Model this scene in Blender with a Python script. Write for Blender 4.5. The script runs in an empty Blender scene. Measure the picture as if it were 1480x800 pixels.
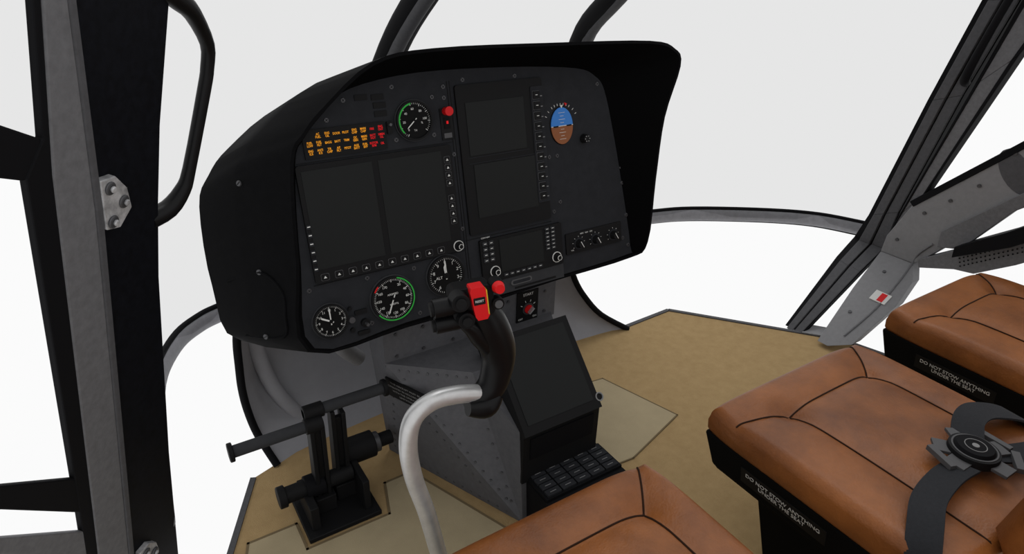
import bpy, bmesh, math, random
from mathutils import Vector, Matrix
random.seed(4)
ZO=1.25   # seated eye height above the cabin floor; heights below are given relative to it
sc=bpy.context.scene
sc.view_settings.view_transform='Standard'
col=bpy.context.collection
V=Vector
# ---------------------------------------------------------------- materials
def mat(name,c,rough=.6,metal=0.,spec=.2,var=0.,vscale=20.,bump=0.,bscale=200.,emit=0.,c2=None,wrinkle=0.):
    m=bpy.data.materials.new(name);m.use_nodes=True;nt=m.node_tree;b=nt.nodes['Principled BSDF']
    b.inputs['Base Color'].default_value=(*c,1);b.inputs['Roughness'].default_value=rough
    b.inputs['Metallic'].default_value=metal;b.inputs['Specular IOR Level'].default_value=spec
    tc=nt.nodes.new('ShaderNodeTexCoord')
    if var>0 or c2:
        n=nt.nodes.new('ShaderNodeTexNoise');n.inputs['Scale'].default_value=vscale;n.inputs['Detail'].default_value=8;n.inputs['Roughness'].default_value=.65
        nt.links.new(tc.outputs['Object'],n.inputs['Vector'])
        r=nt.nodes.new('ShaderNodeValToRGB')
        a=tuple(x*(1-var) for x in c);d=c2 if c2 else tuple(min(1,x*(1+var)) for x in c)
        r.color_ramp.elements[0].position=.3;r.color_ramp.elements[1].position=.7
        r.color_ramp.elements[0].color=(*a,1);r.color_ramp.elements[1].color=(*d,1)
        nt.links.new(n.outputs['Fac'],r.inputs['Fac']);nt.links.new(r.outputs['Color'],b.inputs['Base Color'])
    if bump>0:
        n2=nt.nodes.new('ShaderNodeTexNoise');n2.inputs['Scale'].default_value=bscale;n2.inputs['Detail'].default_value=4
        nt.links.new(tc.outputs['Object'],n2.inputs['Vector'])
        bp=nt.nodes.new('ShaderNodeBump');bp.inputs['Strength'].default_value=bump;bp.inputs['Distance'].default_value=.002
        nt.links.new(n2.outputs['Fac'],bp.inputs['Height']);nt.links.new(bp.outputs['Normal'],b.inputs['Normal'])
        if wrinkle>0:
            n3=nt.nodes.new('ShaderNodeTexNoise');n3.inputs['Scale'].default_value=16;n3.inputs['Detail'].default_value=5;n3.inputs['Distortion'].default_value=1.2
            nt.links.new(tc.outputs['Object'],n3.inputs['Vector'])
            b3=nt.nodes.new('ShaderNodeBump');b3.inputs['Strength'].default_value=wrinkle;b3.inputs['Distance'].default_value=.02
            nt.links.new(n3.outputs['Fac'],b3.inputs['Height']);nt.links.new(b3.outputs['Normal'],bp.inputs['Normal'])
    if emit>0:
        b.inputs['Emission Color'].default_value=(*c,1);b.inputs['Emission Strength'].default_value=emit
    return m
M={}
M['hood']=mat('hood_black',(.0032,.0032,.0037),.75,0,.05,.2,60,.15,600)
M['lining']=mat('hood_lining',(.0028,.0028,.003),.9,0,.02)
M['panel']=mat('panel_charcoal',(.021,.022,.025),.75,0,.07,.12,40,.1,500)
M['panel2']=mat('panel_charcoal_pale',(.034,.035,.038),.7,0,.1,.1,40)  # paler charcoal for radio keys, dial surrounds and pedal bars
M['bez']=mat('bezel_black',(.0075,.0075,.008),.6,0,.12)
M['screen']=mat('screen_off',(.0155,.0165,.0165),.4,0,.07)
M['gface']=mat('gauge_face',(.005,.005,.005),.6,0,.08)
M['white']=mat('marking_white',(.62,.62,.60),.6)
M['dim']=mat('marking_dim',(.20,.20,.20),.6)
M['edge']=mat('button_edge',(.075,.075,.078),.6)
M['amber']=mat('caption_amber',(.85,.33,.015),.6,emit=.3)
M['red']=mat('red_plastic',(.58,.008,.010),.45,0,.2)
M['redt']=mat('caption_red',(.65,.008,.012),.5,emit=.35)
M['yellow']=mat('caution_yellow',(.55,.35,.02),.5)
M['green']=mat('arc_green',(.03,.35,.05),.6)
M['blue']=mat('sky_blue',(.035,.17,.50),.5,emit=.05)
M['brown']=mat('ground_brown',(.23,.08,.03),.5)
M['screw']=mat('screw_steel',(.075,.075,.08),.45,.5,.3)
M['steel']=mat('hinge_steel',(.38,.38,.39),.45,.3,.5,.45,70)
M['alu']=mat('brushed_tube',(.55,.55,.55),.38,.6,.5,.12,30)
M['rubber']=mat('grip_rubber',(.0045,.0045,.005),.38,0,.16)
M['black']=mat('trim_black',(.005,.005,.006),.7,0,.08)
M['bluebl']=mat('trim_black_bluish',(.0035,.004,.006),.6,0,.08,.5,90)  # blue tint of reflections put into the pillar colour; mottling is random
M['grey']=mat('painted_grey',(.125,.125,.132),.6,0,.2,.16,90,.12,300)
M['dgrey']=mat('painted_dark_grey',(.070,.070,.075),.6,0,.15,.14,90,.12,300)
M['lgrey']=mat('painted_light_grey',(.20,.20,.207),.6,0,.2,.07,70,.1,300)
M['rail']=mat('rail_grey',(.22,.22,.235),.6,0,.2,.12,50)
M['tub']=mat('tub_grey',(.28,.28,.30),.6,0,.2,.06,20)
M['ped']=mat('pedestal_grey',(.095,.095,.103),.6,0,.15,.12,60,.15,300)
M['leather']=mat('tan_leather',(.165,.050,.0105),.46,0,.3,.30,6,.35,260,c2=(.275,.092,.021),wrinkle=.10)
M['stitch']=mat('seam_dark',(.022,.008,.003),.9)
M['pan']=mat('seat_pan_black',(.004,.004,.004),.8,0,.06)
M['carpet']=mat('carpet_tan',(.33,.225,.108),.95,0,.05,.04,30,.5,500,c2=(.38,.265,.132))
M['mat']=mat('mat_taupe',(.36,.295,.185),.85,0,.1,.06,12,.3,700)
M['matline']=mat('mat_edge',(.15,.11,.06),.9)
M['web']=mat('belt_webbing',(.020,.021,.024),.8,0,.15,.15,200,.4,900)
def glass(name,c):
    m=bpy.data.materials.new(name);m.use_nodes=True;nt=m.node_tree;nt.nodes.clear()
    t=nt.nodes.new('ShaderNodeBsdfTransparent');t.inputs[0].default_value=(c,c,c,1)
    o=nt.nodes.new('ShaderNodeOutputMaterial');nt.links.new(t.outputs[0],o.inputs[0]);return m
M['glass']=glass('tinted_plexiglass',.82)
# ---------------------------------------------------------------- helpers
def empty(name):
    e=bpy.data.objects.new(name,None);e.empty_display_size=.1;col.objects.link(e);return e
class Frame:
    def __init__(s,o,u,v):
        s.o=V(o);s.u=V(u).normalized();v=V(v);n=s.u.cross(v).normalized();s.n=n;s.v=n.cross(s.u)
    def __call__(s,u,v,n=0): return s.o+s.u*u+s.v*v+s.n*n
    def mtx(s,u,v,n=0,rot=0):
        p=s(u,v,n);c,sn=math.cos(rot),math.sin(rot)
        a=s.u*c+s.v*sn;b=-s.u*sn+s.v*c
        return Matrix(((a.x,b.x,s.n.x,p.x),(a.y,b.y,s.n.y,p.y),(a.z,b.z,s.n.z,p.z+ZO),(0,0,0,1)))
WF=Frame((0,0,0),(1,0,0),(0,1,0))
class MB:
    def __init__(s,name,frame=WF,parent=None):
        s.name=name;s.f=frame;s.parent=parent;s.vs=[];s.fs=[];s.mi=[];s.mats=[]
    def m(s,k):
        if k not in s.mats:s.mats.append(k)
        return s.mats.index(k)
    def add(s,vs,fs,k):
        b=len(s.vs);s.vs+=[s.f(*v) for v in vs];i=s.m(k)
        for f in fs: s.fs.append([b+q for q in f]);s.mi.append(i)
    def raw(s,vs,fs,k):
        b=len(s.vs);s.vs+=[V(v) for v in vs];i=s.m(k)
        for f in fs: s.fs.append([b+q for q in f]);s.mi.append(i)
    def prism(s,pts,n0,n1,k):
        N=len(pts);vs=[(p[0],p[1],n0) for p in pts]+[(p[0],p[1],n1) for p in pts]
        s.add(vs,[list(range(N)),list(range(N,2*N))]+[[i,(i+1)%N,N+(i+1)%N,N+i] for i in range(N)],k)
    def box(s,u0,u1,v0,v1,n0,n1,k): s.prism([(u0,v0),(u1,v0),(u1,v1),(u0,v1)],n0,n1,k)
    def rbox(s,u0,u1,v0,v1,r,n0,n1,k):
        pts=[]
        for cx,cy,a in((u1-r,v0+r,-90),(u1-r,v1-r,0),(u0+r,v1-r,90),(u0+r,v0+r,180)):
            for j in range(5):
                t=math.radians(a+j*22.5);pts.append((cx+r*math.cos(t),cy+r*math.sin(t)))
        s.prism(pts,n0,n1,k)
    def quad(s,u,v,w,h,rot,n0,n1,k):
        c,sn=math.cos(rot),math.sin(rot)
        s.prism([(u+a*c-b*sn,v+a*sn+b*c) for a,b in((-w/2,-h/2),(w/2,-h/2),(w/2,h/2),(-w/2,h/2))],n0,n1,k)
    def cyl(s,u,v,r,n0,n1,k,seg=28,r2=None):
        r2=r if r2 is None else r2
        c=[(math.cos(2*math.pi*i/seg),math.sin(2*math.pi*i/seg)) for i in range(seg)]
        vs=[(u+r*a,v+r*b,n0) for a,b in c]+[(u+r2*a,v+r2*b,n1) for a,b in c]
        s.add(vs,[list(range(seg)),list(range(seg,2*seg))]+[[i,(i+1)%seg,seg+(i+1)%seg,seg+i] for i in range(seg)],k)
    def arc(s,u,v,ri,ro,a0,a1,n0,n1,k,seg=24):
        vs=[];fs=[]
        for i in range(seg+1):
            a=math.radians(90-(a0+(a1-a0)*i/seg));c,d=math.cos(a),math.sin(a)
            vs+=[(u+ri*c,v+ri*d,n0),(u+ro*c,v+ro*d,n0),(u+ro*c,v+ro*d,n1),(u+ri*c,v+ri*d,n1)]
        for i in range(seg):
            b=4*i
            for j in range(4): fs.append([b+j,b+(j+1)%4,b+4+(j+1)%4,b+4+j])
        s.add(vs,fs,k)
    def done(s,bevel=0,smooth=False,angle=40):
        me=bpy.data.meshes.new(s.name);me.from_pydata([(v.x,v.y,v.z+ZO) for v in s.vs],[],s.fs)
        for k in s.mats: me.materials.append(M[k])
        me.polygons.foreach_set('material_index',s.mi)
        bm=bmesh.new();bm.from_mesh(me);bmesh.ops.recalc_face_normals(bm,faces=bm.faces);bm.to_mesh(me);bm.free()
        o=bpy.data.objects.new(s.name,me);col.objects.link(o)
        if s.parent:o.parent=s.parent
        if smooth:
            me.polygons.foreach_set('use_smooth',[True]*len(me.polygons))
            try: me.set_sharp_from_angle(angle=math.radians(angle))
            except Exception: pass
        if bevel>0:
            b=o.modifiers.new('bevel','BEVEL');b.width=bevel;b.segments=2;b.limit_method='ANGLE';b.angle_limit=math.radians(40)
        return o
def catmull(P,closed=False,sub=4):
    P=[tuple(p) for p in P];n=len(P);out=[]
    rng=range(n) if closed else range(n-1)
    for i in rng:
        if closed: a,b,c,d=P[i-1],P[i],P[(i+1)%n],P[(i+2)%n]
        else: a,b,c,d=P[max(i-1,0)],P[i],P[i+1],P[min(i+2,n-1)]
        for j in range(sub):
            t=j/sub
            out.append(tuple(.5*(2*b[k]+(c[k]-a[k])*t+(2*a[k]-5*b[k]+4*c[k]-d[k])*t*t+(-a[k]+3*b[k]-3*c[k]+d[k])*t**3) for k in range(len(b))))
    if not closed: out.append(P[-1])
    return out
def tube(name,pts,rad,k,parent=None,seg=16,sub=6,sx=1.,flat=None):
    """sweep a round (or flattened) section; pts (x,y,z), rad float or list"""
    if not hasattr(rad,'__len__'): rad=[rad]*len(pts)
    Q=[tuple(p)+(r,) for p,r in zip(pts,rad)]
    if sub>1: Q=catmull(Q,False,sub)
    mb=MB(name,WF,parent);P=[V(q[:3]) for q in Q];vs=[];fs=[]
    up=V(flat) if flat else None;ref=None
    for i,p in enumerate(P):
        t=(P[min(i+1,len(P)-1)]-P[max(i-1,0)]).normalized()
        if up: a=up.cross(t).normalized()
        else:
            if ref is None: ref=V((0,0,1)) if abs(t.z)<.9 else V((0,1,0))
            a=ref.cross(t).normalized()
            ref=t.cross(a).normalized()
        b=t.cross(a).normalized();r=Q[i][3]
        for j in range(seg):
            g=2*math.pi*j/seg;vs.append(p+a*(r*sx*math.cos(g))+b*(r*math.sin(g)))
    for i in range(len(P)-1):
        for j in range(seg): fs.append([i*seg+j,i*seg+(j+1)%seg,(i+1)*seg+(j+1)%seg,(i+1)*seg+j])
    fs.append(list(range(seg)));fs.append([(len(P)-1)*seg+j for j in range(seg)])
    mb.raw(vs,fs,k);return mb.done(smooth=True,angle=60)
def ribbon(name,pts,width,th,k,parent,side,sub=6):
    P=[V(p) for p in catmull(pts,False,sub)];mb=MB(name,WF,parent);vs=[];fs=[]
    for i,p in enumerate(P):
        t=(P[min(i+1,len(P)-1)]-P[max(i-1,0)]).normalized();s=V(side);s=(s-t*s.dot(t)).normalized();n=t.cross(s).normalized()
        for a,b in((-1,-1),(1,-1),(1,1),(-1,1)): vs.append(p+s*(a*width/2)+n*(b*th/2))
    for i in range(len(P)-1):
        for j in range(4): fs.append([4*i+j,4*i+(j+1)%4,4*i+4+(j+1)%4,4*i+4+j])
    fs+= [[0,1,2,3],[4*len(P)-4+j for j in range(4)]]
    mb.raw(vs,fs,k);return mb.done(smooth=True,angle=30)
def text(name,body,fr,u,v,n,size,k,parent,rot=0,ax='CENTER',ls=1.,sx=1.,bold=0.):
    c=bpy.data.curves.new(name,'FONT');c.body=body;c.size=size;c.align_x=ax;c.align_y='CENTER';c.space_line=ls;c.extrude=.0002;c.offset=bold
    c.materials.append(M[k]);o=bpy.data.objects.new(name,c);col.objects.link(o);o.parent=parent
    o.matrix_world=fr.mtx(u,v,n,rot) @ Matrix.Diagonal((sx,1,1,1));return o
# ================================================================= instrument panel
IP=empty('instrument_panel')
PF=Frame((.2829,1.15,-.7494),(1,0,0),(0,.2087,.978))
rim=[(-.01,0,0),(0,.18,.005),(.02,.37,.02),(.05,.42,.03),(.09,.46,.04),(.18,.53,.08),(.29,.545,.11),(.55,.54,.12),(.82,.53,.12),(.905,.510,.11),(.93,.475,.10),(.895,.36,.08),(.88,.21,.06),(.875,.045,.03),(.83,.012,.01),(.60,.004,0),(.40,-.004,0),(.20,-.006,0)]
back=[(-.11,-.01),(-.14,.12),(-.13,.29),(-.10,.35),(-.05,.40),(.07,.47),(.28,.50),(.57,.50),(.82,.48),(.92,.44),(.95,.40),(.95,.30),(.95,.18),(.93,.04),(.85,-.005),(.60,-.005),(.35,-.005),(.12,-.012)]
face=[(0,0),(.003,.17),(.027,.363),(.053,.412),(.101,.457),(.155,.493),(.30,.512),(.526,.507),(.70,.492),(.756,.470),(.782,.436),(.803,.34),(.824,.21),(.846,.035),(.831,.014),(.60,.008),(.40,.003),(.20,0)]
S=4
rimc=catmull(rim,True,S);facec=catmull([(a,b,0) for a,b in face],True,S)
backc=catmull([(a,b,-.2) for a,b in back],True,S)
mid=[((r[0]+b[0])/2+(-.012 if b[0]<.3 else 0),(r[1]+b[1])/2+.004,(r[2]+b[2])/2) for r,b in zip(rimc,backc)]
cap=[(.42+(b[0]-.42)*.75,.24+(b[1]-.24)*.7,-.30) for b in backc]
def loft(mb,rings,k,capend=False):
    n=len(rings[0]);vs=[p for r in rings for p in r];fs=[]
    for i in range(len(rings)-1):
        for j in range(n): fs.append([i*n+j,i*n+(j+1)%n,(i+1)*n+(j+1)%n,(i+1)*n+j])
    if capend: fs.append([(len(rings)-1)*n+j for j in range(n)])
    mb.add(vs,fs,k)
def grow(ring,d):
    out=[];n=len(ring)
    for i,p in enumerate(ring):
        a,b=ring[i-1],ring[(i+1)%n];tx,ty=b[0]-a[0],b[1]-a[1];l=math.hypot(tx,ty) or 1
        out.append((p[0]-ty/l*d,p[1]+tx/l*d,p[2]))
    return out
R1,R2,R3=grow(rimc,.006),grow(mid,.006),backc
mb=MB('glareshield_shell',PF,IP)
loft(mb,[grow(rimc,-.0005),R1,R2,R3,cap],'hood',True)
mb.done(smooth=True,angle=50)
mb=MB('glareshield_lining',PF,IP);loft(mb,[rimc,facec],'lining');mb.done(smooth=True,angle=60)
mb=MB('panel_plate',PF,IP);mb.add([(p[0],p[1],0) for p in facec],[list(range(len(facec)))],'panel');mb.done()
mb=MB('panel_hardware',PF,IP)
for a in [(.362,.3635,.05,.49),(.368,.3695,.05,.49)]: mb.box(a[0],a[1],a[2],a[3],0,.0012,'bez')
mb.box(.03,.36,.3655,.367,0,.0012,'bez')
mb.box(.02,.36,.1265,.128,0,.0012,'bez')
mb.box(.365,.60,.1475,.149,0,.0012,'bez')
# annunciator
mb.box(.048,.214,.372,.426,0,.004,'bez')
for (u,v) in((.174,.475),(.208,.473),(.210,.457),(.210,.441)): mb.box(u-.013,u+.013,v-.0055,v+.0055,0,.002,'bez')
mb.box(.218,.228,.40,.424,0,.006,'bez');mb.cyl(.223,.418,.003,.006,.014,'screw',12)
# left display unit
mb.rbox(.024,.352,.131,.363,.006,0,.008,'bez')
mb.box(.033,.174,.159,.352,.006,.0088,'screen')
mb.box(.187,.327,.159,.352,.006,.0088,'screen')
for i in range(9):
    v=.333-i*.0165
    if i in(4,): continue
    mb.rbox(.3325,.3465,v-.0075,v+.0062,.002,.008,.0084,'edge');mb.rbox(.3332,.3458,v-.0068,v+.0055,.002,.008,.0088,'bez')
    mb.prism([(.3365,v-.003),(.3425,v-.003),(.3395,v+.002)],.0088,.0095,'white')
for i in range(10):
    u=.044+i*.0285
    mb.rbox(u-.0085,u+.0085,.1350,.1495,.003,.008,.0084,'edge');mb.rbox(u-.0078,u+.0078,.1357,.1488,.003,.008,.0088,'bez')
    mb.prism([(u-.0032,.140),(u+.0032,.140),(u,.145)],.0088,.0095,'white')
for i in range(6):
    v=.247-i*.017;mb.rbox(.0245,.0335,v-.005,v+.004,.002,.008,.010,'panel');mb.box(.026,.032,v-.001,v+.001,.010,.0105,'white')
def knob(u,v,r,ring='white',h=.014):
    mb.arc(u,v,r*.92,r*1.05,0,360,.001+.007,.0105,ring,28)
    mb.cyl(u,v,r*.85,.0,h,'bez',24,r*.78);mb.cyl(u,v,r*.45,h,h+.008,'bez',20)
    mb.arc(u,v,r*.42,r*.5,0,360,h+.007,h+.009,ring,20)
knob(.343,.143,.0115)
# centre display stack
mb.rbox(.377,.597,.157,.480,.006,0,.006,'bez')
mb.box(.397,.544,.331,.443,.006,.0075,'screen');mb.box(.403,.563,.193,.311,.006,.0075,'screen')
mb.box(.392,.55,.326,.3275,.006,.007,'panel');mb.box(.392,.57,.3135,.315,.006,.007,'panel')
mb.rbox(.564,.597,.20,.462,.003,.006,.008,'panel')
for i in range(11):
    v=.443-i*.0228
    mb.rbox(.5675,.5865,v-.0095,v+.0095,.002,.008,.0095,'edge')
    mb.rbox(.5685,.5855,v-.0085,v+.0085,.002,.008,.012,'bez');mb.box(.574,.580,v-.0005,v+.001,.012,.0124,'white')
    mb.box(.589,.594,v-.004,v-.002,.008,.0084,'dim')
# radio
mb.rbox(.397,.624,.040,.142,.004,0,.007,'bez')
mb.box(.447,.566,.058,.135,.007,.0085,'screen')
for i in range(4):
    for j in range(2):
        u=.409+j*.016;v=.133-i*.013
        mb.rbox(u-.006,u+.006,v-.0045,v+.0045,.0015,.007,.010,'panel2');mb.box(u-.003,u+.003,v-.0008,v+.0008,.010,.0104,'white')
for i in range(6):
    u=.580;v=.134-i*.0095
    for j in range(2):
        mb.rbox(u+j*.016-.006,u+j*.016+.006,v-.0033,v+.0033,.0012,.007,.010,'panel2');mb.box(u+j*.016-.003,u+j*.016+.003,v-.0006,v+.0006,.010,.0104,'white')
for i in range(7): mb.rbox(.452+i*.016,.464+i*.016,.046,.053,.001,.007,.009,'panel2');mb.box(.455+i*.016,.461+i*.016,.049,.0502,.009,.0094,'white')
knob(.603,.060,.0125);knob(.429,.064,.0125)
mb.box(.385,.625,.003,.038,0,.003,'panel2')
mb.rbox(.470,.528,.018,.031,.006,.003,.007,'edge');mb.rbox(.474,.524,.0205,.0285,.004,.007,.0073,'panel')
mb.box(.48,.60,.007,.012,.003,.0035,'bez')
# lower right switch strip
mb.rbox(.637,.814,.055,.108,.003,0,.004,'bez')
for u in(.675,.728,.785):
    mb.cyl(u,.078,.015,.004,.006,'panel',28);mb.cyl(u,.078,.011,.006,.020,'bez',24,.009);mb.quad(u,.078,.0014,.018,.5,.020,.021,'white')
    for a in range(-120,121,40):
        t=math.radians(90-a);mb.quad(u+.018*math.cos(t),.078+.018*math.sin(t),.0008,.003,t-math.pi/2,.004,.0046,'white')
# attitude ball
U0,V0=.648,.367
n=36
top=[(U0+.031*math.cos(math.pi*i/n),V0+.042*math.sin(math.pi*i/n)) for i in range(n+1)]
bot=[(U0+.031*math.cos(math.pi*i/n),V0-.042*math.sin(math.pi*i/n)) for i in range(n+1)]
mb.prism([(U0+(p[0]-U0)*1.05,V0+(p[1]-V0)*1.04) for p in top]+[(U0+(p[0]-U0)*1.05,V0+(p[1]-V0)*1.04) for p in bot[::-1]],0,.0015,'gface')
mb.prism(top,.0015,.004,'blue');mb.prism(bot,.0015,.004,'brown')
mb.box(U0-.031,U0+.031,V0-.0008,V0+.0008,.004,.005,'white')
for i,w in((1,.010),(2,.018),(3,.010),(4,.018),(-1,.010),(-2,.018),(-3,.010),(-4,.018)):
    mb.box(U0-w/2,U0+w/2,V0+i*.0075-.0004,V0+i*.0075+.0004,.004,.0048,'white')
mb.box(U0-.026,U0-.012,V0-.0018,V0+.0010,.005,.006,'gface');mb.box(U0+.012,U0+.026,V0-.0018,V0+.0010,.005,.006,'gface')
for a in(-60,-45,-30,-20,-10,0,10,20,30,45,60):
    t=math.radians(90-a);mb.quad(U0+.049*math.cos(t),V0+.049*math.sin(t),.0010,.005,t-math.pi/2,.0,.002,'white')
mb.prism([(U0-.004,V0+.047),(U0+.004,V0+.047),(U0,V0+.040)],.004,.006,'white')
mb.prism([(U0+.010,V0+.052),(U0+.018,V0+.049),(U0+.013,V0+.044)],.002,.004,'red')
mb.cyl(.711,.330,.011,0,.016,'bez',24,.009);
for a in range(0,360,60):
    t=math.radians(a);mb.cyl(.711+.0065*math.cos(t),.330+.0065*math.sin(t),.0015,.016,.017,'dim',8)
# guarded knob
mb.box(.338,.366,.372,.437,0,.0025,'bez');mb.cyl(.352,.431,.0085,.002,.020,'red',24,.0095);mb.box(.345,.359,.395,.418,.002,.004,'gface');mb.box(.350,.354,.405,.411,.004,.006,'redt')
mb.box(.343,.361,.376,.386,.0025,.003,'edge')
# gauges
def gauge(u,v,r,ticks,major,a0=0,a1=360):
    mb.cyl(u,v,r*1.06,0,.004,'panel2',48)
    mb.arc(u,v,r*.90,r*1.0,0,360,.004,.010,'bez',48);mb.cyl(u,v,r*.92,.004,.0055,'gface',48)
    for i in range(ticks+(0 if a1-a0==360 else 1)):
        a=math.radians(90-(a0+(a1-a0)*i/ticks));mj=i%major==0;l=r*(.13 if mj else .08)
        mb.quad(u+(r*.88-l/2)*math.cos(a),v+(r*.88-l/2)*math.sin(a),r*(.03 if mj else .015),l,a-math.pi/2,.0055,.0062,'white')
def needle(u,v,l,ang,w=.003,k='white',tail=.25):
    a=math.radians(90-ang);c,s_=math.cos(a),math.sin(a);px,py=-s_,c
    mb.prism([(u-c*l*tail+px*w/2,v-s_*l*tail+py*w/2),(u-c*l*tail-px*w/2,v-s_*l*tail-py*w/2),(u+c*l*.8-px*w*.6,v+s_*l*.8-py*w*.6),(u+c*l,v+s_*l),(u+c*l*.8+px*w*.6,v+s_*l*.8+py*w*.6)],.0068,.0078,k)
    mb.cyl(u,v,w*1.3,.0060,.0088,'bez',16)
def nums(u,v,r,labs,a0,a1,size,n=None):
    n=n or len(labs)
    for i,l in enumerate(labs):
        if not l: continue
        a=math.radians(90-(a0+(a1-a0)*i/n));text('numeral',l,PF,u+r*math.cos(a),v+r*math.sin(a),.0063,size,'white',IP)
gauge(.040,.049,.036,60,5);needle(.040,.049,.024,300,.003);needle(.040,.049,.030,0,.0022)
nums(.040,.049,.0235,['12','1','2','3','4','5','6','7','8','9','10','11'],0,360,.007)
gauge(.178,.062,.049,72,6);mb.arc(.178,.062,.0445,.0475,15,235,.0056,.0105,'green',60);mb.arc(.178,.062,.0445,.0475,300,318,.0056,.0106,'red',10)
needle(.178,.062,.036,205,.0022)
nums(.178,.062,.032,['','20','40','60','80','100','120','130','140','150','160','170'],0,360,.0075)
text('dial_caption','AIRSPEED',PF,.178,.072,.0063,.0058,'white',IP);text('dial_caption','KNOTS',PF,.178,.050,.0063,.0058,'white',IP)
gauge(.306,.083,.045,50,5);nums(.306,.083,.030,['0','1','2','3','4','5','6','7','8','9'],0,360,.010)
needle(.306,.083,.035,0,.003);needle(.306,.083,.024,355,.005);text('dial_caption','ALT',PF,.289,.080,.0063,.009,'white',IP)
gauge(.278,.420,.040,40,5,-150,130);mb.arc(.278,.420,.0330,.0362,-130,-10,.0056,.0106,'green',30);needle(.278,.420,.024,230,.0018)
nums(.278,.420,.023,['0','20','40','60','80','100'],-140,130,.0065,6);text('dial_caption','T4',PF,.278,.400,.0063,.006,'white',IP);text('dial_caption','%',PF,.294,.414,.0063,.006,'white',IP)
# small controls near the clocks
mb.cyl(.082,.041,.0065,0,.012,'screw',16);mb.cyl(.110,.026,.009,0,.010,'bez',20);mb.cyl(.110,.026,.0035,.010,.022,'screw',12)
mb.rbox(.092,.118,.046,.056,.002,0,.004,'bez');mb.rbox(.092,.118,.001,.010,.002,0,.004,'bez')
mb.cyl(.082,.017,.005,0,.006,'bez',16);mb.cyl(.083,.064,.004,0,.006,'bez',12)
def screw(u,v,r=.0052,n=0):
    mb.cyl(u,v,r,n,n+.0022,'screw',18,r*.8);mb.quad(u,v,r*1.2,r*.25,.6,n+.0022,n+.0026,'bez');mb.quad(u,v,r*1.2,r*.25,.6+math.pi/2,n+.0022,n+.0026,'bez')
for u,v in((.138,.473),(.353,.480),(.352,.458),(.240,.489),(.325,.462),(.361,.177),(.361,.340),(.589,.387),(.607,.30),(.610,.17),(.824,.244),(.826,.205),(.838,.04),(.835,.12),(.630,.19),(.63,.30),(.76,.452),(.40,.49),(.53,.488),(.384,.465),(.590,.470),(.384,.165),(.13,.118),(.235,.115),(.125,.02),(.235,.013),(.365,.03),(.62,.030),(.82,.062),(.235,.386),(.32,.386),(.10,.44),(.01,.12)): screw(u,v)
mb.done(bevel=.0006)
rows=[(.414,['','AC\nFUEL','ENG\nOIL','DOOR','PILOT','ENG\nCHIP','MAIN\nCHIP','FIRE','ENG\nOUT']),(.399,['FUEL\nLOW','FUEL\nFILT','BAGG','BATT','TRIM','DC\nGEN','MAIN\nGEN','BATT\nHOT','XMSN\nOIL']),(.384,['ENG\nICE','ANTI\nICE','T/R\nCHIP','A/F\nFILT','PITOT','AUX\nBATT','FUEL\nBYP','ROTOR\nRPM','OIL'])]
for v,ws in rows:
    for i,w in enumerate(ws):
        if w: text('caption_light',w,PF,.060+i*.0180,v,.0043,.0062,'redt' if i>=7 else 'amber',IP,ls=.85,sx=.78,bold=.00010)
text('label','HDG   NAV   CRS',PF,.70,.1015,.0045,.005,'white',IP)
text('label','VOL',PF,.655,.064,.0045,.0045,'white',IP)
text('label','COM NAV',PF,.415,.1455,.003,.005,'white',IP)
# flush screws on the outer side of the shell
mb=MB('shell_screws',WF,IP)
def sp(i,t):
    r,m_,b_=V(PF(*R1[i])),V(PF(*R2[i])),V(PF(*R3[i]));return r.lerp(m_,t*2) if t<.5 else m_.lerp(b_,(t-.5)*2)
for i,t in((1,.35),(4,.35),(8,.45)):
    p=sp(i,t);a=sp(i,t+.05)-sp(i,t);b_=sp(i+1,t)-p
    nn=a.cross(b_)
    if nn.x>0: b_=-b_
    mb.f=Frame(p,a,b_);mb.cyl(0,0,.0065,-.003,.0022,'screw',18,.0055);mb.quad(0,0,.009,.0016,.4,.002,.0027,'bez')
mb.done()
pts=[sp(1,.62),sp(1,.15),sp(2,.10),sp(3,.14),sp(4,.35),sp(4,.75)]
tube('access_cover_edge',[tuple(p) for p in pts],.003,'hood',IP,8,4)
# ================================================================= cyclic stick
CY=empty('cyclic_stick')
YC=.75
tube('stick_tube',[(.385,.72,-1.25),(.37,.735,-1.10),(.352,YC,-.98),(.333,YC,-.87),(.313,YC,-.78),(.307,YC,-.71),(.318,YC,-.662),(.350,YC,-.642),(.39,YC,-.645),(.432,YC,-.658)],.0148,'alu',CY,20)
mb=MB('stick_boot',Frame((.385,.72,-1.25),(1,0,0),(0,1,0)),CY);mb.cyl(0,0,.05,.0,.012,'black',32,.045);mb.cyl(0,0,.04,.012,.06,'rubber',32,.018);mb.done()
tube('grip_body',[(.412,YC,-.668),(.436,YC,-.668),(.458,YC,-.652),(.468,YC,-.622),(.470,YC,-.592),(.462,YC,-.560),(.448,YC,-.528),(.436,YC,-.503),(.426,YC,-.480)],[.016,.021,.024,.026,.028,.030,.030,.026,.022],'rubber',CY,24,6)
tube('grip_trigger',[(.452,YC-.005,-.575),(.430,YC-.010,-.548),(.414,YC-.014,-.524),(.401,YC-.016,-.510),(.394,YC-.016,-.500)],[.014,.014,.012,.009,.005],'rubber',CY,12,5)
tube('grip_palm_rest',[(.408,YC-.01,-.672),(.440,YC-.014,-.678),(.462,YC-.012,-.664)],[.013,.019,.012],'rubber',CY,14,5)
G=Frame((.390,YC-.02,-.472),(.95,-.25,.08),(0,.15,1))
mb=MB('grip_head',G,CY)
mb.rbox(-.012,.050,-.022,.026,.010,-.028,.010,'rubber')
def hcyl(x,z,y,l,r,k,seg=24):
    f=mb.f;mb.f=Frame(G(x,z,y),f.v,f.n);mb.cyl(0,0,r,0,l,k,seg);mb.f=f
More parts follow.
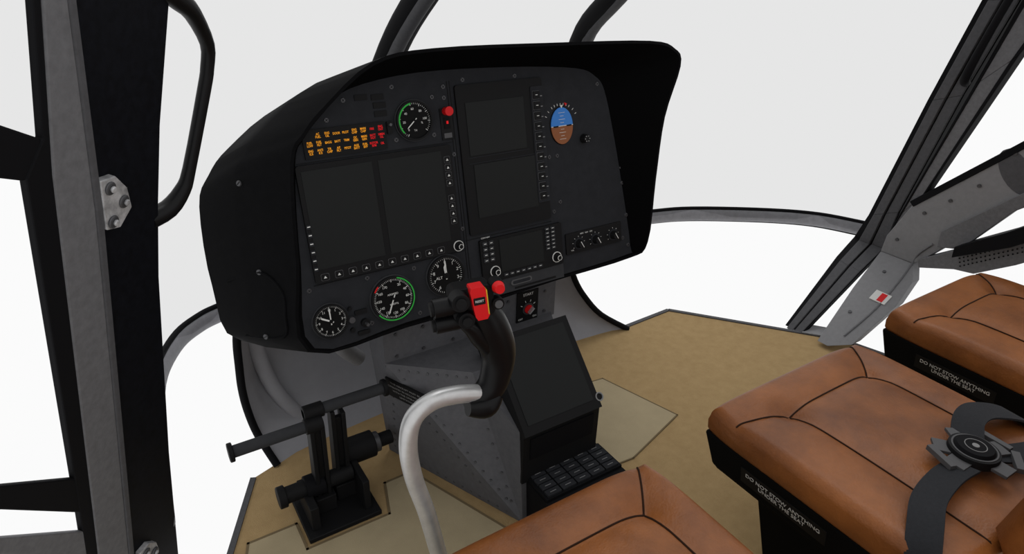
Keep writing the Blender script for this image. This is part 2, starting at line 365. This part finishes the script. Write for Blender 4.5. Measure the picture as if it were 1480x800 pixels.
hcyl(-.038,.002,.000,.045,.0145,'rubber');hcyl(-.038,-.026,-.004,.045,.0125,'rubber');hcyl(-.043,.002,.000,.006,.011,'bez');hcyl(-.043,-.026,-.004,.006,.009,'bez')
mb.cyl(-.002,.012,.015,.005,.026,'rubber',24,.013);mb.cyl(.004,-.018,.014,.005,.022,'rubber',24,.012)
mb.cyl(-.002,.012,.008,.026,.031,'bez',16);mb.cyl(.004,-.018,.007,.022,.027,'bez',16)
mb.prism([(.015,.030),(.034,.030),(.036,.026),(.038,-.014),(.034,-.020),(.020,-.020),(.017,-.014),(.013,.024)],.0,.024,'red')
mb.rbox(.0165,.0335,.004,.015,.001,.024,.0248,'bez')
mb.box(.0360,.0378,-.013,.024,.004,.0242,'yellow')
mb.cyl(.056,.022,.0105,-.005,.016,'rubber',20);mb.cyl(.056,.022,.0095,.016,.027,'red',24,.007)
mb.cyl(.054,-.004,.009,.0,.016,'rubber',20);mb.cyl(.054,-.004,.006,.016,.019,'edge',20)
mb.done(bevel=.0015,smooth=True)
text('switch_legend','RESET',G,.025,.0095,.0249,.0048,'white',CY)
# ================================================================= tail rotor pedals
PD=empty('rudder_pedals')
def xcyl(mb,x0,x1,y,z,r,k,seg=24,r2=None):
    f=mb.f;mb.f=Frame((x0,y,z),(0,1,0),(0,0,1));mb.cyl(0,0,r,0,x1-x0,k,seg,r2);mb.f=f
mb=MB('pedal_assembly',WF,PD)
xcyl(mb,.095,.268,1.20,-.975,.0135,'panel2');xcyl(mb,.090,.100,1.20,-.975,.021,'bez')
xcyl(mb,.255,.448,1.22,-.955,.0135,'panel2');xcyl(mb,.443,.453,1.22,-.955,.021,'bez')
xcyl(mb,.25,.29,1.20,-.975,.018,'bez');xcyl(mb,.255,.30,1.22,-.955,.018,'bez')
def bar(a,b,w,d,k,mb=mb):
    a,b=V(a),V(b);t=(b-a).normalized();s=V((1,0,0));n=t.cross(s).normalized();vs=[]
    for p,f in((a,1.),(b,1.3)):
        for i,j in((-1,-1),(1,-1),(1,1),(-1,1)): vs.append(p+s*(i*w/2)+n*(j*d/2*f))
    mb.raw(vs,[[0,1,2,3],[4,5,6,7]]+[[j,(j+1)%4,4+(j+1)%4,4+j] for j in range(4)],k)
for x0,yy in((.250,1.20),(.305,1.22)):
    bar((x0+.012,yy,-.965),(x0+.012,yy+.02,-1.20),.010,.030,'bez');bar((x0+.036,yy,-.975),(x0+.036,yy+.02,-1.20),.010,.030,'bez')
    bar((x0+.024,yy,-.99),(x0+.024,yy+.02,-1.19),.022,.012,'bez')
    mb.box(x0,x0+.048,yy-.01,yy+.05,-1.235,-1.19,'bez')
xcyl(mb,.180,.35,1.22,-1.165,.020,'bez');xcyl(mb,.172,.19,1.22,-1.165,.026,'bez');xcyl(mb,.235,.28,1.22,-1.165,.028,'black')
xcyl(mb,.345,.425,1.27,-1.15,.034,'bez');xcyl(mb,.425,.440,1.27,-1.15,.026,'screw');xcyl(mb,.44,.475,1.27,-1.15,.018,'bez')
mb.box(.21,.385,1.13,1.30,-1.249,-1.236,'bez');mb.box(.225,.245,1.15,1.26,-1.236,-1.17,'bez');mb.box(.352,.368,1.15,1.26,-1.236,-1.15,'bez')
mb.done(bevel=.002,smooth=True)
# ================================================================= centre pedestal
CP=empty('center_console')
mb=MB('pedestal_body',WF,CP)
b=[(.66,.93,-1.249),(.49,1.33,-1.249),(.93,1.33,-1.249),(.88,.93,-1.249)]
t=[(.655,.95,-.985),(.62,1.10,-.90),(.46,1.235,-.90),(.46,1.33,-.90),(.94,1.33,-.90),(.94,1.235,-.90),(.87,1.10,-.90),(.87,.95,-.985)]
mb.raw(b+t,[[0,4,5],[0,5,6],[0,6,1],[1,6,7],[0,3,11,4],[4,11,10,5],[5,10,9,6],[6,9,8,7],[3,2,9],[3,9,10],[3,10,11],[2,8,9],[1,7,8,2],[0,1,2,3]],'ped')
mb.done()
mb=MB('pedestal_units',WF,CP)
mb.box(.46,.95,1.235,1.33,-.91,-.792,'ped')
mb.box(.672,.895,.845,.96,-1.249,-1.128,'black')
SF=Frame((.66,.945,-.985),(1,0,0),(0,.15,.155));mb.f=SF
mb.prism([(-.004,-.012),(.214,-.012),(.214,.222),(-.004,.222)],-.06,.014,'bez');mb.box(.012,.198,.01,.208,.014,.0155,'screen')
mb.cyl(.217,.012,.011,-.004,.012,'bez',20);mb.arc(.217,.012,.008,.011,0,360,.012,.015,'dim',20)
mb.f=WF;mb.box(.657,.873,.935,.95,-1.128,-.985,'bez');mb.box(.675,.855,.931,.935,-1.06,-1.0,'black')
KF=Frame((.678,.862,-1.128),(1,0,0),(0,.11,.0));mb.f=KF;mb.box(-.004,.215,-.004,.086,0,.008,'black')
for i in range(5):
    for j in range(4):
        u=.003+i*.042;v=.001+j*.0208;mb.rbox(u,u+.038,v,v+.0178,.002,.008,.013,'panel');mb.box(u+.011,u+.027,v+.008,v+.0095,.013,.0133,'dim')
QF=Frame((.86,1.234,-.858),(1,0,0),(0,0,1));mb.f=QF
mb.box(-.034,.032,-.046,.046,0,.003,'bez');mb.cyl(0,-.006,.017,.003,.006,'screw',24);mb.cyl(0,-.006,.012,.006,.009,'red',24);mb.quad(.004,-.008,.005,.020,-.8,.009,.018,'steel')
for a in(-60,-20,20,60): 
    q=math.radians(90-a);mb.quad(.023*math.cos(q),-.006+.023*math.sin(q),.0015,.006,q-math.pi/2,.003,.004,'white')
for x in(-.37,-.30,-.22,-.15,-.11,-.06,.055): mb.cyl(x,.03,.004,0,.003,'screw',12);mb.cyl(x,-.03,.004,0,.003,'screw',12)
mb.done(bevel=.0012)
text('key_legend','START',QF,0,.036,.0035,.011,'white',CP);text('key_legend','OFF',QF,-.022,-.034,.0035,.008,'white',CP);text('key_legend','ON',QF,.022,-.034,.0035,.008,'white',CP)
mb=MB('pedestal_rivets',WF,CP)
A,B,C,D=V(b[0]),V(t[1]),V(t[2]),V(b[1]);A2=V(t[0])
def rivline(p,q,n,nr):
    for i in range(n):
        x=p.lerp(q,(i+.5)/n);mb.f=Frame(x,nr.orthogonal(),nr.cross(nr.orthogonal()));mb.cyl(0,0,.0038,-.001,.0018,'screw',12,.003)
def nrm(p,q,r):
    n_=(q-p).cross(r-p).normalized();return n_ if n_.x<0 else -n_
n1=nrm(A,B,C);n2=nrm(A,C,D)
c1=(A+B+C)/3;rivline(A.lerp(c1,.15),B.lerp(c1,.12),9,n1);rivline(B.lerp(c1,.12),C.lerp(c1,.12),8,n1);rivline(A.lerp(c1,.2),C.lerp(c1,.2),14,n1)
c2=(A+C+D)/3;rivline(A.lerp(c2,.12),D.lerp(c2,.15),14,n2);rivline(C.lerp(c2,.15),D.lerp(c2,.15),10,n2);rivline(A.lerp(c2,.3).lerp(C,.1),C.lerp(c2,.25),12,n2)
mb.f=WF;mb.done()
pc=A*.16+C*.79+D*.05
pu=(A-D);pu=(pu-n2*pu.dot(n2)).normalized();LF=Frame(pc+n2*.003,pu,n2.cross(pu))
mb=MB('placard_plate',LF,CP);mb.box(-.062,.062,-.030,.030,-.004,.0015,'bez');mb.done()
for i in range(4): text('placard_lines',['THIS AIRCRAFT MUST BE','OPERATED IN ACCORDANCE','WITH THE OPERATING','LIMITATIONS'][i],LF,0,.019-i*.0127,.0017,.0085,'dim',CP)
# ================================================================= nose tub
TB=empty('nose_tub')
rows_=[(-1.25,.22,1.43,1.47,1.48),(-1.18,.195,1.49,1.37,1.52),(-1.10,.183,1.50,1.305,1.54),(-1.03,.18,1.50,1.265,1.55),(-.96,.184,1.50,1.24,1.55),(-.89,.19,1.50,1.22,1.54),(-.80,.205,1.49,1.20,1.52),(-.70,.22,1.48,1.18,1.50)]
rr=catmull(rows_,False,3);vs=[];fs=[];nc=24
for z,xl,yl,xr,yr in rr:
    for j in range(nc+1):
        t_=j/nc;bl=math.sin(math.pi*t_)**.5*.20*min(1,.25+(z+1.25)/.25)
        vs.append((xl+(xr-xl)*t_,yl+(yr-yl)*t_+bl,z))
for i in range(len(rr)-1):
    for j in range(nc): fs.append([i*(nc+1)+j,i*(nc+1)+j+1,(i+1)*(nc+1)+j+1,(i+1)*(nc+1)+j])
mb=MB('tub_shell',WF,TB);mb.raw(vs,fs,'tub');o=mb.done(smooth=True,angle=180)
tube('edge_seal_port',[(r[1]-.005,r[2]-.005,r[0]) for r in rows_],.010,'black',TB,12,4)
tube('edge_seal_starboard',[(r[3]+.005,r[4]-.005,r[0]) for r in rows_],.010,'black',TB,12,4)
tube('tub_rib_port',[(.24,1.55,-.80),(.235,1.57,-.95),(.26,1.56,-1.10),(.32,1.54,-1.22)],.02,'tub',TB,12,4)
tube('duct_hose',[(.42,1.44,-.80),(.405,1.43,-.87),(.42,1.44,-.95),(.47,1.46,-1.02)],.022,'lgrey',TB,14,5)
# ================================================================= floor
FL=MB('floor',WF)
fl=[(-.40,-.6),(-.25,.3),(-.05,1.0),(.05,1.20),(.15,1.41),(.22,1.435),(.5,1.60),(.85,1.66),(1.2,1.60),(1.47,1.49),(1.70,1.50),(2.09,1.03),(2.16,.80),(2.2,.3),(2.2,-.6)]
FL.prism(fl,-1.29,-1.25,'carpet');FL.done()
FM=MB('floor_mat',WF)
m1=[(.09,1.205),(.20,1.205),(.20,1.12),(.40,1.12),(.43,1.22),(.505,1.222),(.64,.88),(.64,.3),(-.10,.3),(-.05,.80)]
def outl(mb,pts,z,w,k):
    n=len(pts)
    for i in range(n):
        a,b_=V((*pts[i],0)),V((*pts[(i+1)%n],0));t_=(b_-a).normalized();s_=V((-t_.y,t_.x,0))*w/2;a=a-t_*w/2;b_=b_+t_*w/2
        mb.prism([tuple((a-s_)[:2]),tuple((b_-s_)[:2]),tuple((b_+s_)[:2]),tuple((a+s_)[:2])],z,z+.0025,k)
FM.prism(m1,-1.25,-1.247,'mat');outl(FM,m1,-1.249,.006,'matline');FM.done()
FM=MB('floor_mat.001',WF);m2=[(.96,1.31),(1.20,1.285),(1.275,1.03),(1.04,.96),(.91,.97)]
FM.prism(m2,-1.25,-1.247,'mat');outl(FM,m2,-1.249,.004,'matline');FM.done()
ST=MB('trim_floor_edge',WF)
for i in list(range(1,4))+list(range(9,13)):
    a,b_=V((*fl[i],0)),V((*fl[i+1],0));t_=(b_-a).normalized();s_=V((-t_.y,t_.x,0))*.007
    ST.prism([tuple((a-s_)[:2]),tuple((b_-s_)[:2]),tuple((b_+s_)[:2]),tuple((a+s_)[:2])],-1.295,-1.246,'dgrey')
ST.prism([(2.0,1.13),(2.10,1.01),(2.16,1.04),(2.05,1.18)],-1.28,-1.243,'lgrey')
ST.done()
# ================================================================= seats
def seat(name,x0,x1,yf,depth,ixl,ixr,iyf,bx=.04):
    E=empty(name);zt=-.832;yb=yf-depth;N=72
    cx,cy=(x0+x1)/2,(yf+yb)/2;hx,hy=(x1-x0)/2,depth/2
    sx0,sx1,sy=x0+ixl,x1-ixr,yf-iyf
    def seg(px,py,ax,ay,bx,by):
        dx,dy=bx-ax,by-ay;t_=max(0,min(1,((px-ax)*dx+(py-ay)*dy)/(dx*dx+dy*dy)));return math.hypot(px-ax-t_*dx,py-ay-t_*dy)
    segs=[(sx0,sy,sx1,sy),(sx0,sy,sx0,yb),(sx1,sy,sx1,yb),(sx0,sy,x0+.008,sy+.035),(sx1,sy,x1-.025,yf-.008)]
    def top(px,py):
        e=min(px-x0,x1-px,yf-py,py-yb);r=.024;z=zt
        if e<r: e=max(e,0);z-=r-math.sqrt(max(0,r*r-(r-e)**2))
        a=(px-cx)/hx;b_=(py-cy)/hy;z+=.010*(1-a*a)*(1-b_*b_)-.002
        for s_ in segs:
            d=seg(px,py,*s_);z-=.003*math.exp(-(d/.010)**2)+.006*math.exp(-(d/.035)**2)
        return z
    def warp(px,py):
        a=(px-cx)/hx;b_=(py-cy)/hy;return cx+hx*a*(1-.03*abs(b_)**8),cy+hy*b_*(1-.025*abs(a)**8)
    def g(t_): return .5-.5*math.cos(math.pi*t_)*(.55+.45*abs(math.cos(math.pi*t_)))
    vs=[];fs=[]
    for i in range(N+1):
        for j in range(N+1):
            px,py=x0+(x1-x0)*g(i/N),yb+depth*g(j/N);q=warp(px,py);vs.append((q[0],q[1],top(px,py)))
    for i in range(N):
        for j in range(N): fs.append([i*(N+1)+j,(i+1)*(N+1)+j,(i+1)*(N+1)+j+1,i*(N+1)+j+1])
    bd=[i*(N+1) for i in range(N+1)]+[N*(N+1)+j for j in range(1,N+1)]+[i*(N+1)+N for i in range(N-1,-1,-1)]+[j for j in range(N-1,0,-1)]
    prev=bd
    for dz,ins in((.012,-.003),(.032,-.001),(.044,.008)):
        base=len(vs)
        for q in bd:
            p=vs[q];dx,dy=cx-p[0],cy-p[1];l=math.hypot(dx,dy);vs.append((p[0]+dx/l*ins,p[1]+dy/l*ins,zt-.026-dz))
        cur=list(range(base,base+len(bd)))
        for k_ in range(len(bd)): fs.append([prev[k_],prev[(k_+1)%len(bd)],cur[(k_+1)%len(bd)],cur[k_]])
        prev=cur
    fs.append(prev)
    mb=MB('seat_cushion',WF,E);mb.raw(vs,fs,'leather');mb.done(smooth=True,angle=180)
    for s_ in segs:
        pts=[]
        for i in range(25):
            t_=i/24;px,py=s_[0]+(s_[2]-s_[0])*t_,s_[1]+(s_[3]-s_[1])*t_;q=warp(px,py);pts.append((q[0],q[1],top(px,py)+.0012))
        tube('seam',pts,.0018,'stitch',E,6,1)
    z1=zt-.066
    def ringpts(ins,z): return [(x0+ins,yb+ins,z),(x1-ins,yb+ins,z),(x1-ins,yf-ins,z),(x0+ins,yf-ins,z)]
    mb=MB('seat_pan',WF,E)
    for za,ia,zb,ib in((z1,.002,-.985,.022),(-.985,.022,-1.02,.06),(-1.02,.09,-1.249,.13)):
        mb.raw(ringpts(ia,za)+ringpts(ib,zb),[[0,1,2,3],[4,5,6,7]]+[[j,(j+1)%4,4+(j+1)%4,4+j] for j in range(4)],'pan')
    mb.done(bevel=.006)
    F2=Frame((x0+.0125,yf,-.943),(0,-1,0),(-.235,0,1))
    mb=MB('seat_placard',F2,E);mb.box(.10,.29,-.021,.021,-.004,.0015,'bez');mb.done()
    text('placard_text','DO NOT STOW ANYTHING\nUNDER THE SEAT',F2,.195,0,.0020,.0140,'white',E,ls=.95,sx=.94)
    xa,xb=x0+bx,x1-.03
    mb=MB('seat_backrest',WF,E);rings=[]
    for z,y0_,th,ins in((-.86,yb+.005,.11,.015),(-.82,yb+.02,.13,.0),(-.6,yb-.02,.12,.0),(-.40,yb-.06,.10,.01),(-.36,yb-.07,.07,.04)):
        rings.append([(xa+ins,y0_-.02,z),(xa+ins+.03,y0_,z),(xb-ins-.03,y0_,z),(xb-ins,y0_-.02,z),(xb-ins,y0_-th,z),(xa+ins,y0_-th,z)])
    loft(mb,rings,'leather',True);o=mb.done(smooth=True,angle=60,bevel=.01)
    return E
seat('pilot_seat',.255,.725,.640,.54,.13,.09,.095)
s2=seat('passenger_seat',.930,1.436,.680,.49,.132,.10,.10,.115)
seat('passenger_seat.001',1.645,2.125,.722,.54,.13,.10,.10)
HB=empty('seat_harness')
dz=.010
ribbon('lap_strap_port',[(1.155,.302,-.812+dz),(1.10,.305,-.814+dz),(1.03,.295,-.818+dz),(.975,.270,-.826+dz),(.935,.245,-.842),(.918,.225,-.90),(.920,.21,-.98)],.052,.004,'web',HB,(0,1,-.25))
ribbon('lap_strap_starboard',[(1.23,.335,-.808+dz),(1.28,.358,-.800+dz),(1.34,.358,-.806+dz),(1.41,.325,-.825+dz),(1.446,.30,-.86),(1.446,.28,-.95)],.052,.004,'web',HB,(.1,1,0))
ribbon('crotch_strap',[(1.225,.295,-.812+dz),(1.26,.275,-.814+dz),(1.33,.245,-.812+dz),(1.38,.215,-.80+dz),(1.40,.205,-.77)],.045,.004,'web',HB,(.6,1,0))
BF=Frame((1.198,.310,-.814+dz),(.9,-.35,0),(.35,.9,0))
mb=MB('rotary_buckle',BF,HB);mb.cyl(0,0,.043,0,.016,'bez',40,.041);mb.cyl(0,0,.033,.016,.022,'black',40,.029);mb.arc(0,0,.034,.037,0,360,.015,.0175,'edge',40)
mb.arc(0,0,.0165,.018,0,360,.0215,.0226,'dim',30);mb.cyl(0,0,.006,.0215,.0226,'dim',20)
for a in(0,75,150,200,290):
    c_,s_=math.cos(math.radians(a)),math.sin(math.radians(a));mb.quad(.050*c_,.050*s_,.028,.034,math.radians(a),.002,.008,'edge')
mb.quad(-.066,.0,.012,.056,0,.0,.010,'edge');mb.quad(.066,.02,.012,.056,.3,.0,.010,'edge');mb.quad(.060,-.035,.014,.05,-.6,.0,.010,'edge')
mb.done(bevel=.0015,smooth=True)
# ================================================================= port door and pillar
LD=empty('door_1')
LP=Frame((0,.791,0),(.89,1,0),(.1726,-.1536,.970))
mb=MB('door_pillar',LP,LD)
mb.prism([(.033,.15),(.212,.15),(.198,-.081),(.180,-.235),(.176,-.35),(.177,-.467),(.205,-.85),(.239,-1.174),(.25,-1.30),(.105,-1.30),(.099,-.997),(.059,-.307),(.036,-.068)],-.03,.0,'bluebl')
mb.prism([(-.002,.15),(.025,.15),(.028,-.068),(.050,-.307),(.086,-.997),(.100,-1.25),(.02,-1.25),(.018,-.894),(-.008,-.24),(-.003,-.065)],-.006,.006,'grey')
mb.prism([(.025,.15),(.034,.15),(.037,-.068),(.060,-.307),(.097,-.997),(.111,-1.25),(.098,-1.25),(.086,-.997),(.049,-.307),(.027,-.068)],-.006,.008,'dgrey')
mb.prism([(-.013,.15),(-.002,.15),(-.003,-.065),(-.006,-.237),(.019,-.80),(.019,-1.25),(.004,-1.25),(-.004,-.86),(-.013,-.693),(-.040,-.234),(-.015,-.198),(-.012,-.065)],-.006,.004,'black')
mb.prism([(-.30,-.035),(-.060,-.173),(-.017,-.198),(-.006,-.238),(-.043,-.236),(-.067,-.225),(-.30,-.13)],-.006,.002,'black')
mb.prism([(-.35,-.37),(-.118,-.597),(-.013,-.693),(.019,-.80),(-.123,-.633),(-.35,-.40)],-.006,.003,'black')
mb.prism([(-.35,-.44),(-.129,-.676),(.010,-.828),(.018,-.90),(-.133,-.703),(-.35,-.47)],-.006,.003,'grey')
mb.done(bevel=.002)
mb=MB('door_hinge',LP,LD)
hp=[(.055,-.268),(.080,-.270),(.100,-.292),(.108,-.322),(.086,-.342),(.062,-.336)]
mb.prism(hp,.0,.010,'steel')
for u,v in((.069,-.282),(.092,-.308),(.072,-.328)): mb.cyl(u,v,.009,.010,.013,'screw',20,.008);mb.cyl(u,v,.0045,.013,.017,'steel',6)
h2=[(p[0]+.053,p[1]-.735) for p in hp];mb.prism(h2,.0,.010,'steel')
for u,v in((.122,-1.017),(.145,-1.043)): mb.cyl(u,v,.009,.010,.014,'screw',20);mb.cyl(u,v,.0045,.014,.018,'steel',6)
mb.done(bevel=.0015)
hnd=[(.185,-.065,-.008),(.215,-.082,.0),(.240,-.100,.004),(.272,-.142,.006),(.274,-.175,.006),(.268,-.205,.006),(.240,-.315,.004),(.228,-.345,.002),(.205,-.368,-.004),(.170,-.375,-.012)]
tube('grab_handle',[tuple(LP(*p)) for p in hnd],[.013,.0135,.0115,.0095,.009,.009,.009,.011,.0135,.014],'rubber',LD,14,3)
mb=MB('window_1',LP,None);mb.add([(-.30,.15,-.003),(-.013,.15,-.003),(-.012,-.205,-.003),(-.30,-.05,-.003)],[[0,1,2,3]],'glass');mb.done()
# ================================================================= windshield, rail, posts
WS=empty('windshield_frame')
rail=[(-.05,1.12,-1.02),(-.03,1.35,-1.005),(0,1.58,-1),(.06,1.735,-1),(.13,1.815,-1),(.22,1.86,-1),(.5,1.95,-1),(.95,1.985,-1),(1.4,1.90,-1),(1.81,1.79,-.998),(2.0,1.72,-.995),(2.27,1.565,-1),(2.42,1.43,-1.0),(2.50,1.28,-1.0)]
tube('lower_rail',rail,.026,'rail',WS,16,5,sx=.7,flat=(0,0,1))
tube('lower_rail_seal',[(x,y,z+.027) for x,y,z in rail],.008,'black',WS,10,5)
tube('lower_rail_gasket',[(x,y+.01,z-.027) for x,y,z in rail],.006,'black',WS,10,5)
for i,P_ in enumerate(([(.62,1.96,-.97),(.65,1.86,-.62),(.700,1.70,-.31),(.722,1.50,-.12),(.75,1.22,.06),(.76,.95,.15)],[(1.42,1.92,-.97),(1.39,1.84,-.62),(1.345,1.70,-.29),(1.305,1.50,-.13),(1.27,1.22,.06),(1.26,.95,.15)])):
    tube('post_outer',P_,.032,'black',WS,14,5,sx=1.2);tube('post_inner',[(x-.006,y-.022,z-.006) for x,y,z in P_],.022,'dgrey',WS,14,5,sx=.9)
tube('roof_crossbeam',[(.08,.78,.13),(.6,.93,.16),(1.2,.97,.17),(1.8,.93,.16),(2.2,.80,.13)],.03,'dgrey',WS,12,4)
gl=[[(-.12,1.14,-1.0),(-.04,1.55,-1.0),(.06,1.735,-1.0),(.22,1.86,-1.0),(.5,1.95,-1.0),(.95,1.985,-1.0),(1.4,1.90,-1.0),(2.0,1.72,-1.0),(2.42,1.43,-1.0),(2.47,1.22,-1.0)],
    [(-.10,1.08,-.65),(.03,1.45,-.65),(.15,1.66,-.65),(.35,1.80,-.65),(.6,1.88,-.65),(.98,1.91,-.65),(1.42,1.85,-.65),(1.95,1.65,-.65),(2.33,1.35,-.65),(2.37,1.10,-.65)],
    [(-.02,1.0,-.3),(.11,1.3,-.3),(.25,1.5,-.3),(.45,1.65,-.3),(.72,1.73,-.3),(1.03,1.75,-.3),(1.35,1.73,-.3),(1.85,1.5,-.3),(2.22,1.2,-.3),(2.29,1.00,-.3)],
    [(.03,.97,-.1),(.15,1.2,-.1),(.28,1.36,-.1),(.48,1.48,-.1),(.74,1.53,-.1),(1.03,1.54,-.1),(1.31,1.52,-.1),(1.78,1.35,-.1),(2.17,1.10,-.1),(2.26,.93,-.1)],
    [(.08,.88,.18),(.2,.95,.18),(.35,1.0,.18),(.55,1.02,.18),(.8,1.03,.18),(1.03,1.03,.18),(1.3,1.02,.18),(1.7,.98,.18),(2.12,.93,.18),(2.21,.82,.18)]]
mb=MB('windshield',WF);n=len(gl[0]);mb.raw([p for r in gl for p in r],[[i*n+j,i*n+j+1,(i+1)*n+j+1,(i+1)*n+j] for i in range(len(gl)-1) for j in range(n-1)],'glass');mb.done(smooth=True,angle=180)
# ================================================================= starboard pillar and door
def RX(y,z,off=0): return (2.22-.18*z if z>-1 else 4.0+1.6*z)+off
def sheet(mb,pts,k,o0,o1):
    n=len(pts);vs=[(RX(y,z,o0),y,z) for y,z in pts]+[(RX(y,z,o1),y,z) for y,z in pts]
    mb.raw(vs,[list(range(n)),list(range(n,2*n))]+[[i,(i+1)%n,n+(i+1)%n,n+i] for i in range(n)],k)
def strip(mb,L,R_,k,o0,o1):
    for i in range(len(L)-1): sheet(mb,[L[i],R_[i],R_[i+1],L[i+1]],k,o0,o1)
RPi=empty('pillar_starboard')
far=[(.905,.15),(1.00,-.13),(1.09,-.44),(1.21,-.89),(1.25,-1.0),(1.245,-1.06),(1.20,-1.25)]
near=[(.80,.15),(.90,-.12),(.985,-.40),(1.10,-.84),(1.125,-1.0),(1.13,-1.07),(1.13,-1.25)]
def mix(a,b,t_): return [(p[0]+(q[0]-p[0])*t_,p[1]+(q[1]-p[1])*t_) for p,q in zip(a,b)]
mb=MB('pillar_outer',WF,RPi);strip(mb,far,near,'black',.0,.03);mb.done()
mb=MB('pillar_face',WF,RPi);strip(mb,mix(far,near,.22),mix(far,near,.55),'dgrey',-.015,.0);strip(mb,mix(far,near,.60),mix(far,near,.97),'dgrey',-.008,.0);mb.done(bevel=.003)
RD=empty('door_2')
mb=MB('door_frame',WF,RD)
wl=[(.70,.15),(.79,-.08),(.865,-.27),(1.02,-.74),(1.05,-.83)]
nl=[(.785,.15),(.885,-.12),(.95,-.36),(1.085,-.84),(1.11,-.93)]
strip(mb,nl,wl,'grey',-.03,.01);strip(mb,mix(nl,wl,.0),mix(nl,wl,.15),'black',-.034,.01)
strip(mb,mix(nl,wl,.9),mix(nl,wl,1.12),'black',-.034,.01)
sheet(mb,[(1.11,-.93),(1.04,-.775),(.79,-.50),(.40,-.08),(.40,-.36),(.747,-.675),(.86,-.83),(.97,-.97),(1.0,-.999),(1.12,-.999)],'lgrey',-.04,.01)
sheet(mb,[(1.12,-1.0),(1.0,-1.0),(.955,-1.04),(.94,-1.10),(.96,-1.21),(1.02,-1.235),(1.06,-1.235),(1.10,-1.10)],'lgrey',-.04,.01)
sheet(mb,[(1.055,-.775),(.79,-.50),(.40,-.08),(.40,-.11),(.785,-.525),(1.04,-.79)],'black',-.045,.01)
# rounded recess in the sill beam, pull ledge, perforated speaker panel
ov=[(.775+.055*math.cos(a)-.012*math.sin(a),-.585+.045*math.cos(a)+.045*math.sin(a)) for a in [2*math.pi*i/24 for i in range(24)]]
sheet(mb,ov,'dgrey',-.042,-.02)
sheet(mb,[(.93,-.84),(.84,-.745),(.765,-.665),(.40,-.30),(.40,-.38),(.745,-.70),(.86,-.88),(.93,-.90)],'grey',-.055,-.03)
sheet(mb,[(.86,-.86),(.735,-.76),(.40,-.45),(.40,-.52),(.71,-.80),(.86,-.90)],'black',-.10,-.0)
sheet(mb,[(.87,-.885),(.712,-.795),(.40,-.50),(.40,-.60),(.695,-.865),(.80,-.945),(.86,-.955),(.97,-.998),(.98,-.97)],'grey',-.06,.0)
mb.done(bevel=.004)
tube('door_bead',[(RX(y,z,-.042),y,z) for y,z in((.95,-.90),(.985,-.95),(1.0,-.995),(.992,-1.04),(.985,-1.12),(1.0,-1.20))],.0035,'grey',RD,8,4)
mb=MB('door_fittings',WF,RD)
for y,z in((1.0,-.80),(.93,-.73),(.86,-.655),(.79,-.53),(.74,-.49),(1.07,-.93)):
    mb.f=Frame((RX(y,z,-.041),y,z),(0,-1,0),(-.18,0,1));mb.cyl(0,0,.006,-.004,.003,'screw',14)
for y,z in((1.055,-1.04),(1.045,-1.15)):
    mb.f=Frame((RX(y,z,-.041),y,z),(0,-1,0),(1.6,0,1));mb.cyl(0,0,.006,-.004,.003,'screw',14)
for i in range(16):
    for j in range(4):
        y=.855-i*.011-j*.004;z=-.895-j*.013+i*.0085;mb.f=Frame((RX(y,z,-.061),y,z),(0,-1,0),(-.18,0,1));mb.cyl(0,0,.0025,-.002,.001,'black',8)
mb.f=Frame((RX(1.0,-1.095,-.042),1.0,-1.095),(0,-1,0),(1.6,0,1));mb.box(-.028,.028,-.022,.022,-.004,.003,'white');mb.box(-.004,.016,-.018,.018,.003,.004,'red')
mb.done()
tube('door_grab_bar',[(RX(.985,-.36,-.01),.985,-.36),(RX(.975,-.33,-.045),.972,-.335),(RX(.94,-.22,-.05),.94,-.22),(RX(.90,-.08,-.05),.90,-.09),(RX(.87,-.0,-.05),.87,.0),(RX(.86,.04,-.01),.86,.04)],[.014,.013,.011,.011,.013,.014],'black',RPi,12,5)
# ================================================================= camera, light
yaw,pit,roll=math.radians(33.279),math.radians(27.247),math.radians(1.579)
F_=V((math.sin(yaw)*math.cos(pit),math.cos(yaw)*math.cos(pit),-math.sin(pit)));R0=V((math.cos(yaw),-math.sin(yaw),0));U0_=R0.cross(F_)
R=R0*math.cos(roll)+U0_*math.sin(roll);U_=-R0*math.sin(roll)+U0_*math.cos(roll)
cam=bpy.data.cameras.new('camera');co=bpy.data.objects.new('camera',cam);col.objects.link(co)
co.matrix_world=Matrix(((R.x,U_.x,-F_.x,0),(R.y,U_.y,-F_.y,0),(R.z,U_.z,-F_.z,ZO),(0,0,0,1)))
cam.sensor_width=36;cam.lens=955.08/1480*36;cam.clip_start=.02
sc.camera=co
w=bpy.data.worlds.new('overcast');sc.world=w;w.use_nodes=True;w.node_tree.nodes['Background'].inputs[0].default_value=(.965,.965,.965,1);w.node_tree.nodes['Background'].inputs[1].default_value=1.
sl=bpy.data.lights.new('sun','SUN');sl.energy=.7;sl.angle=math.radians(25);so=bpy.data.objects.new('sun',sl);col.objects.link(so)
so.rotation_euler=(math.radians(-22),math.radians(25),0)
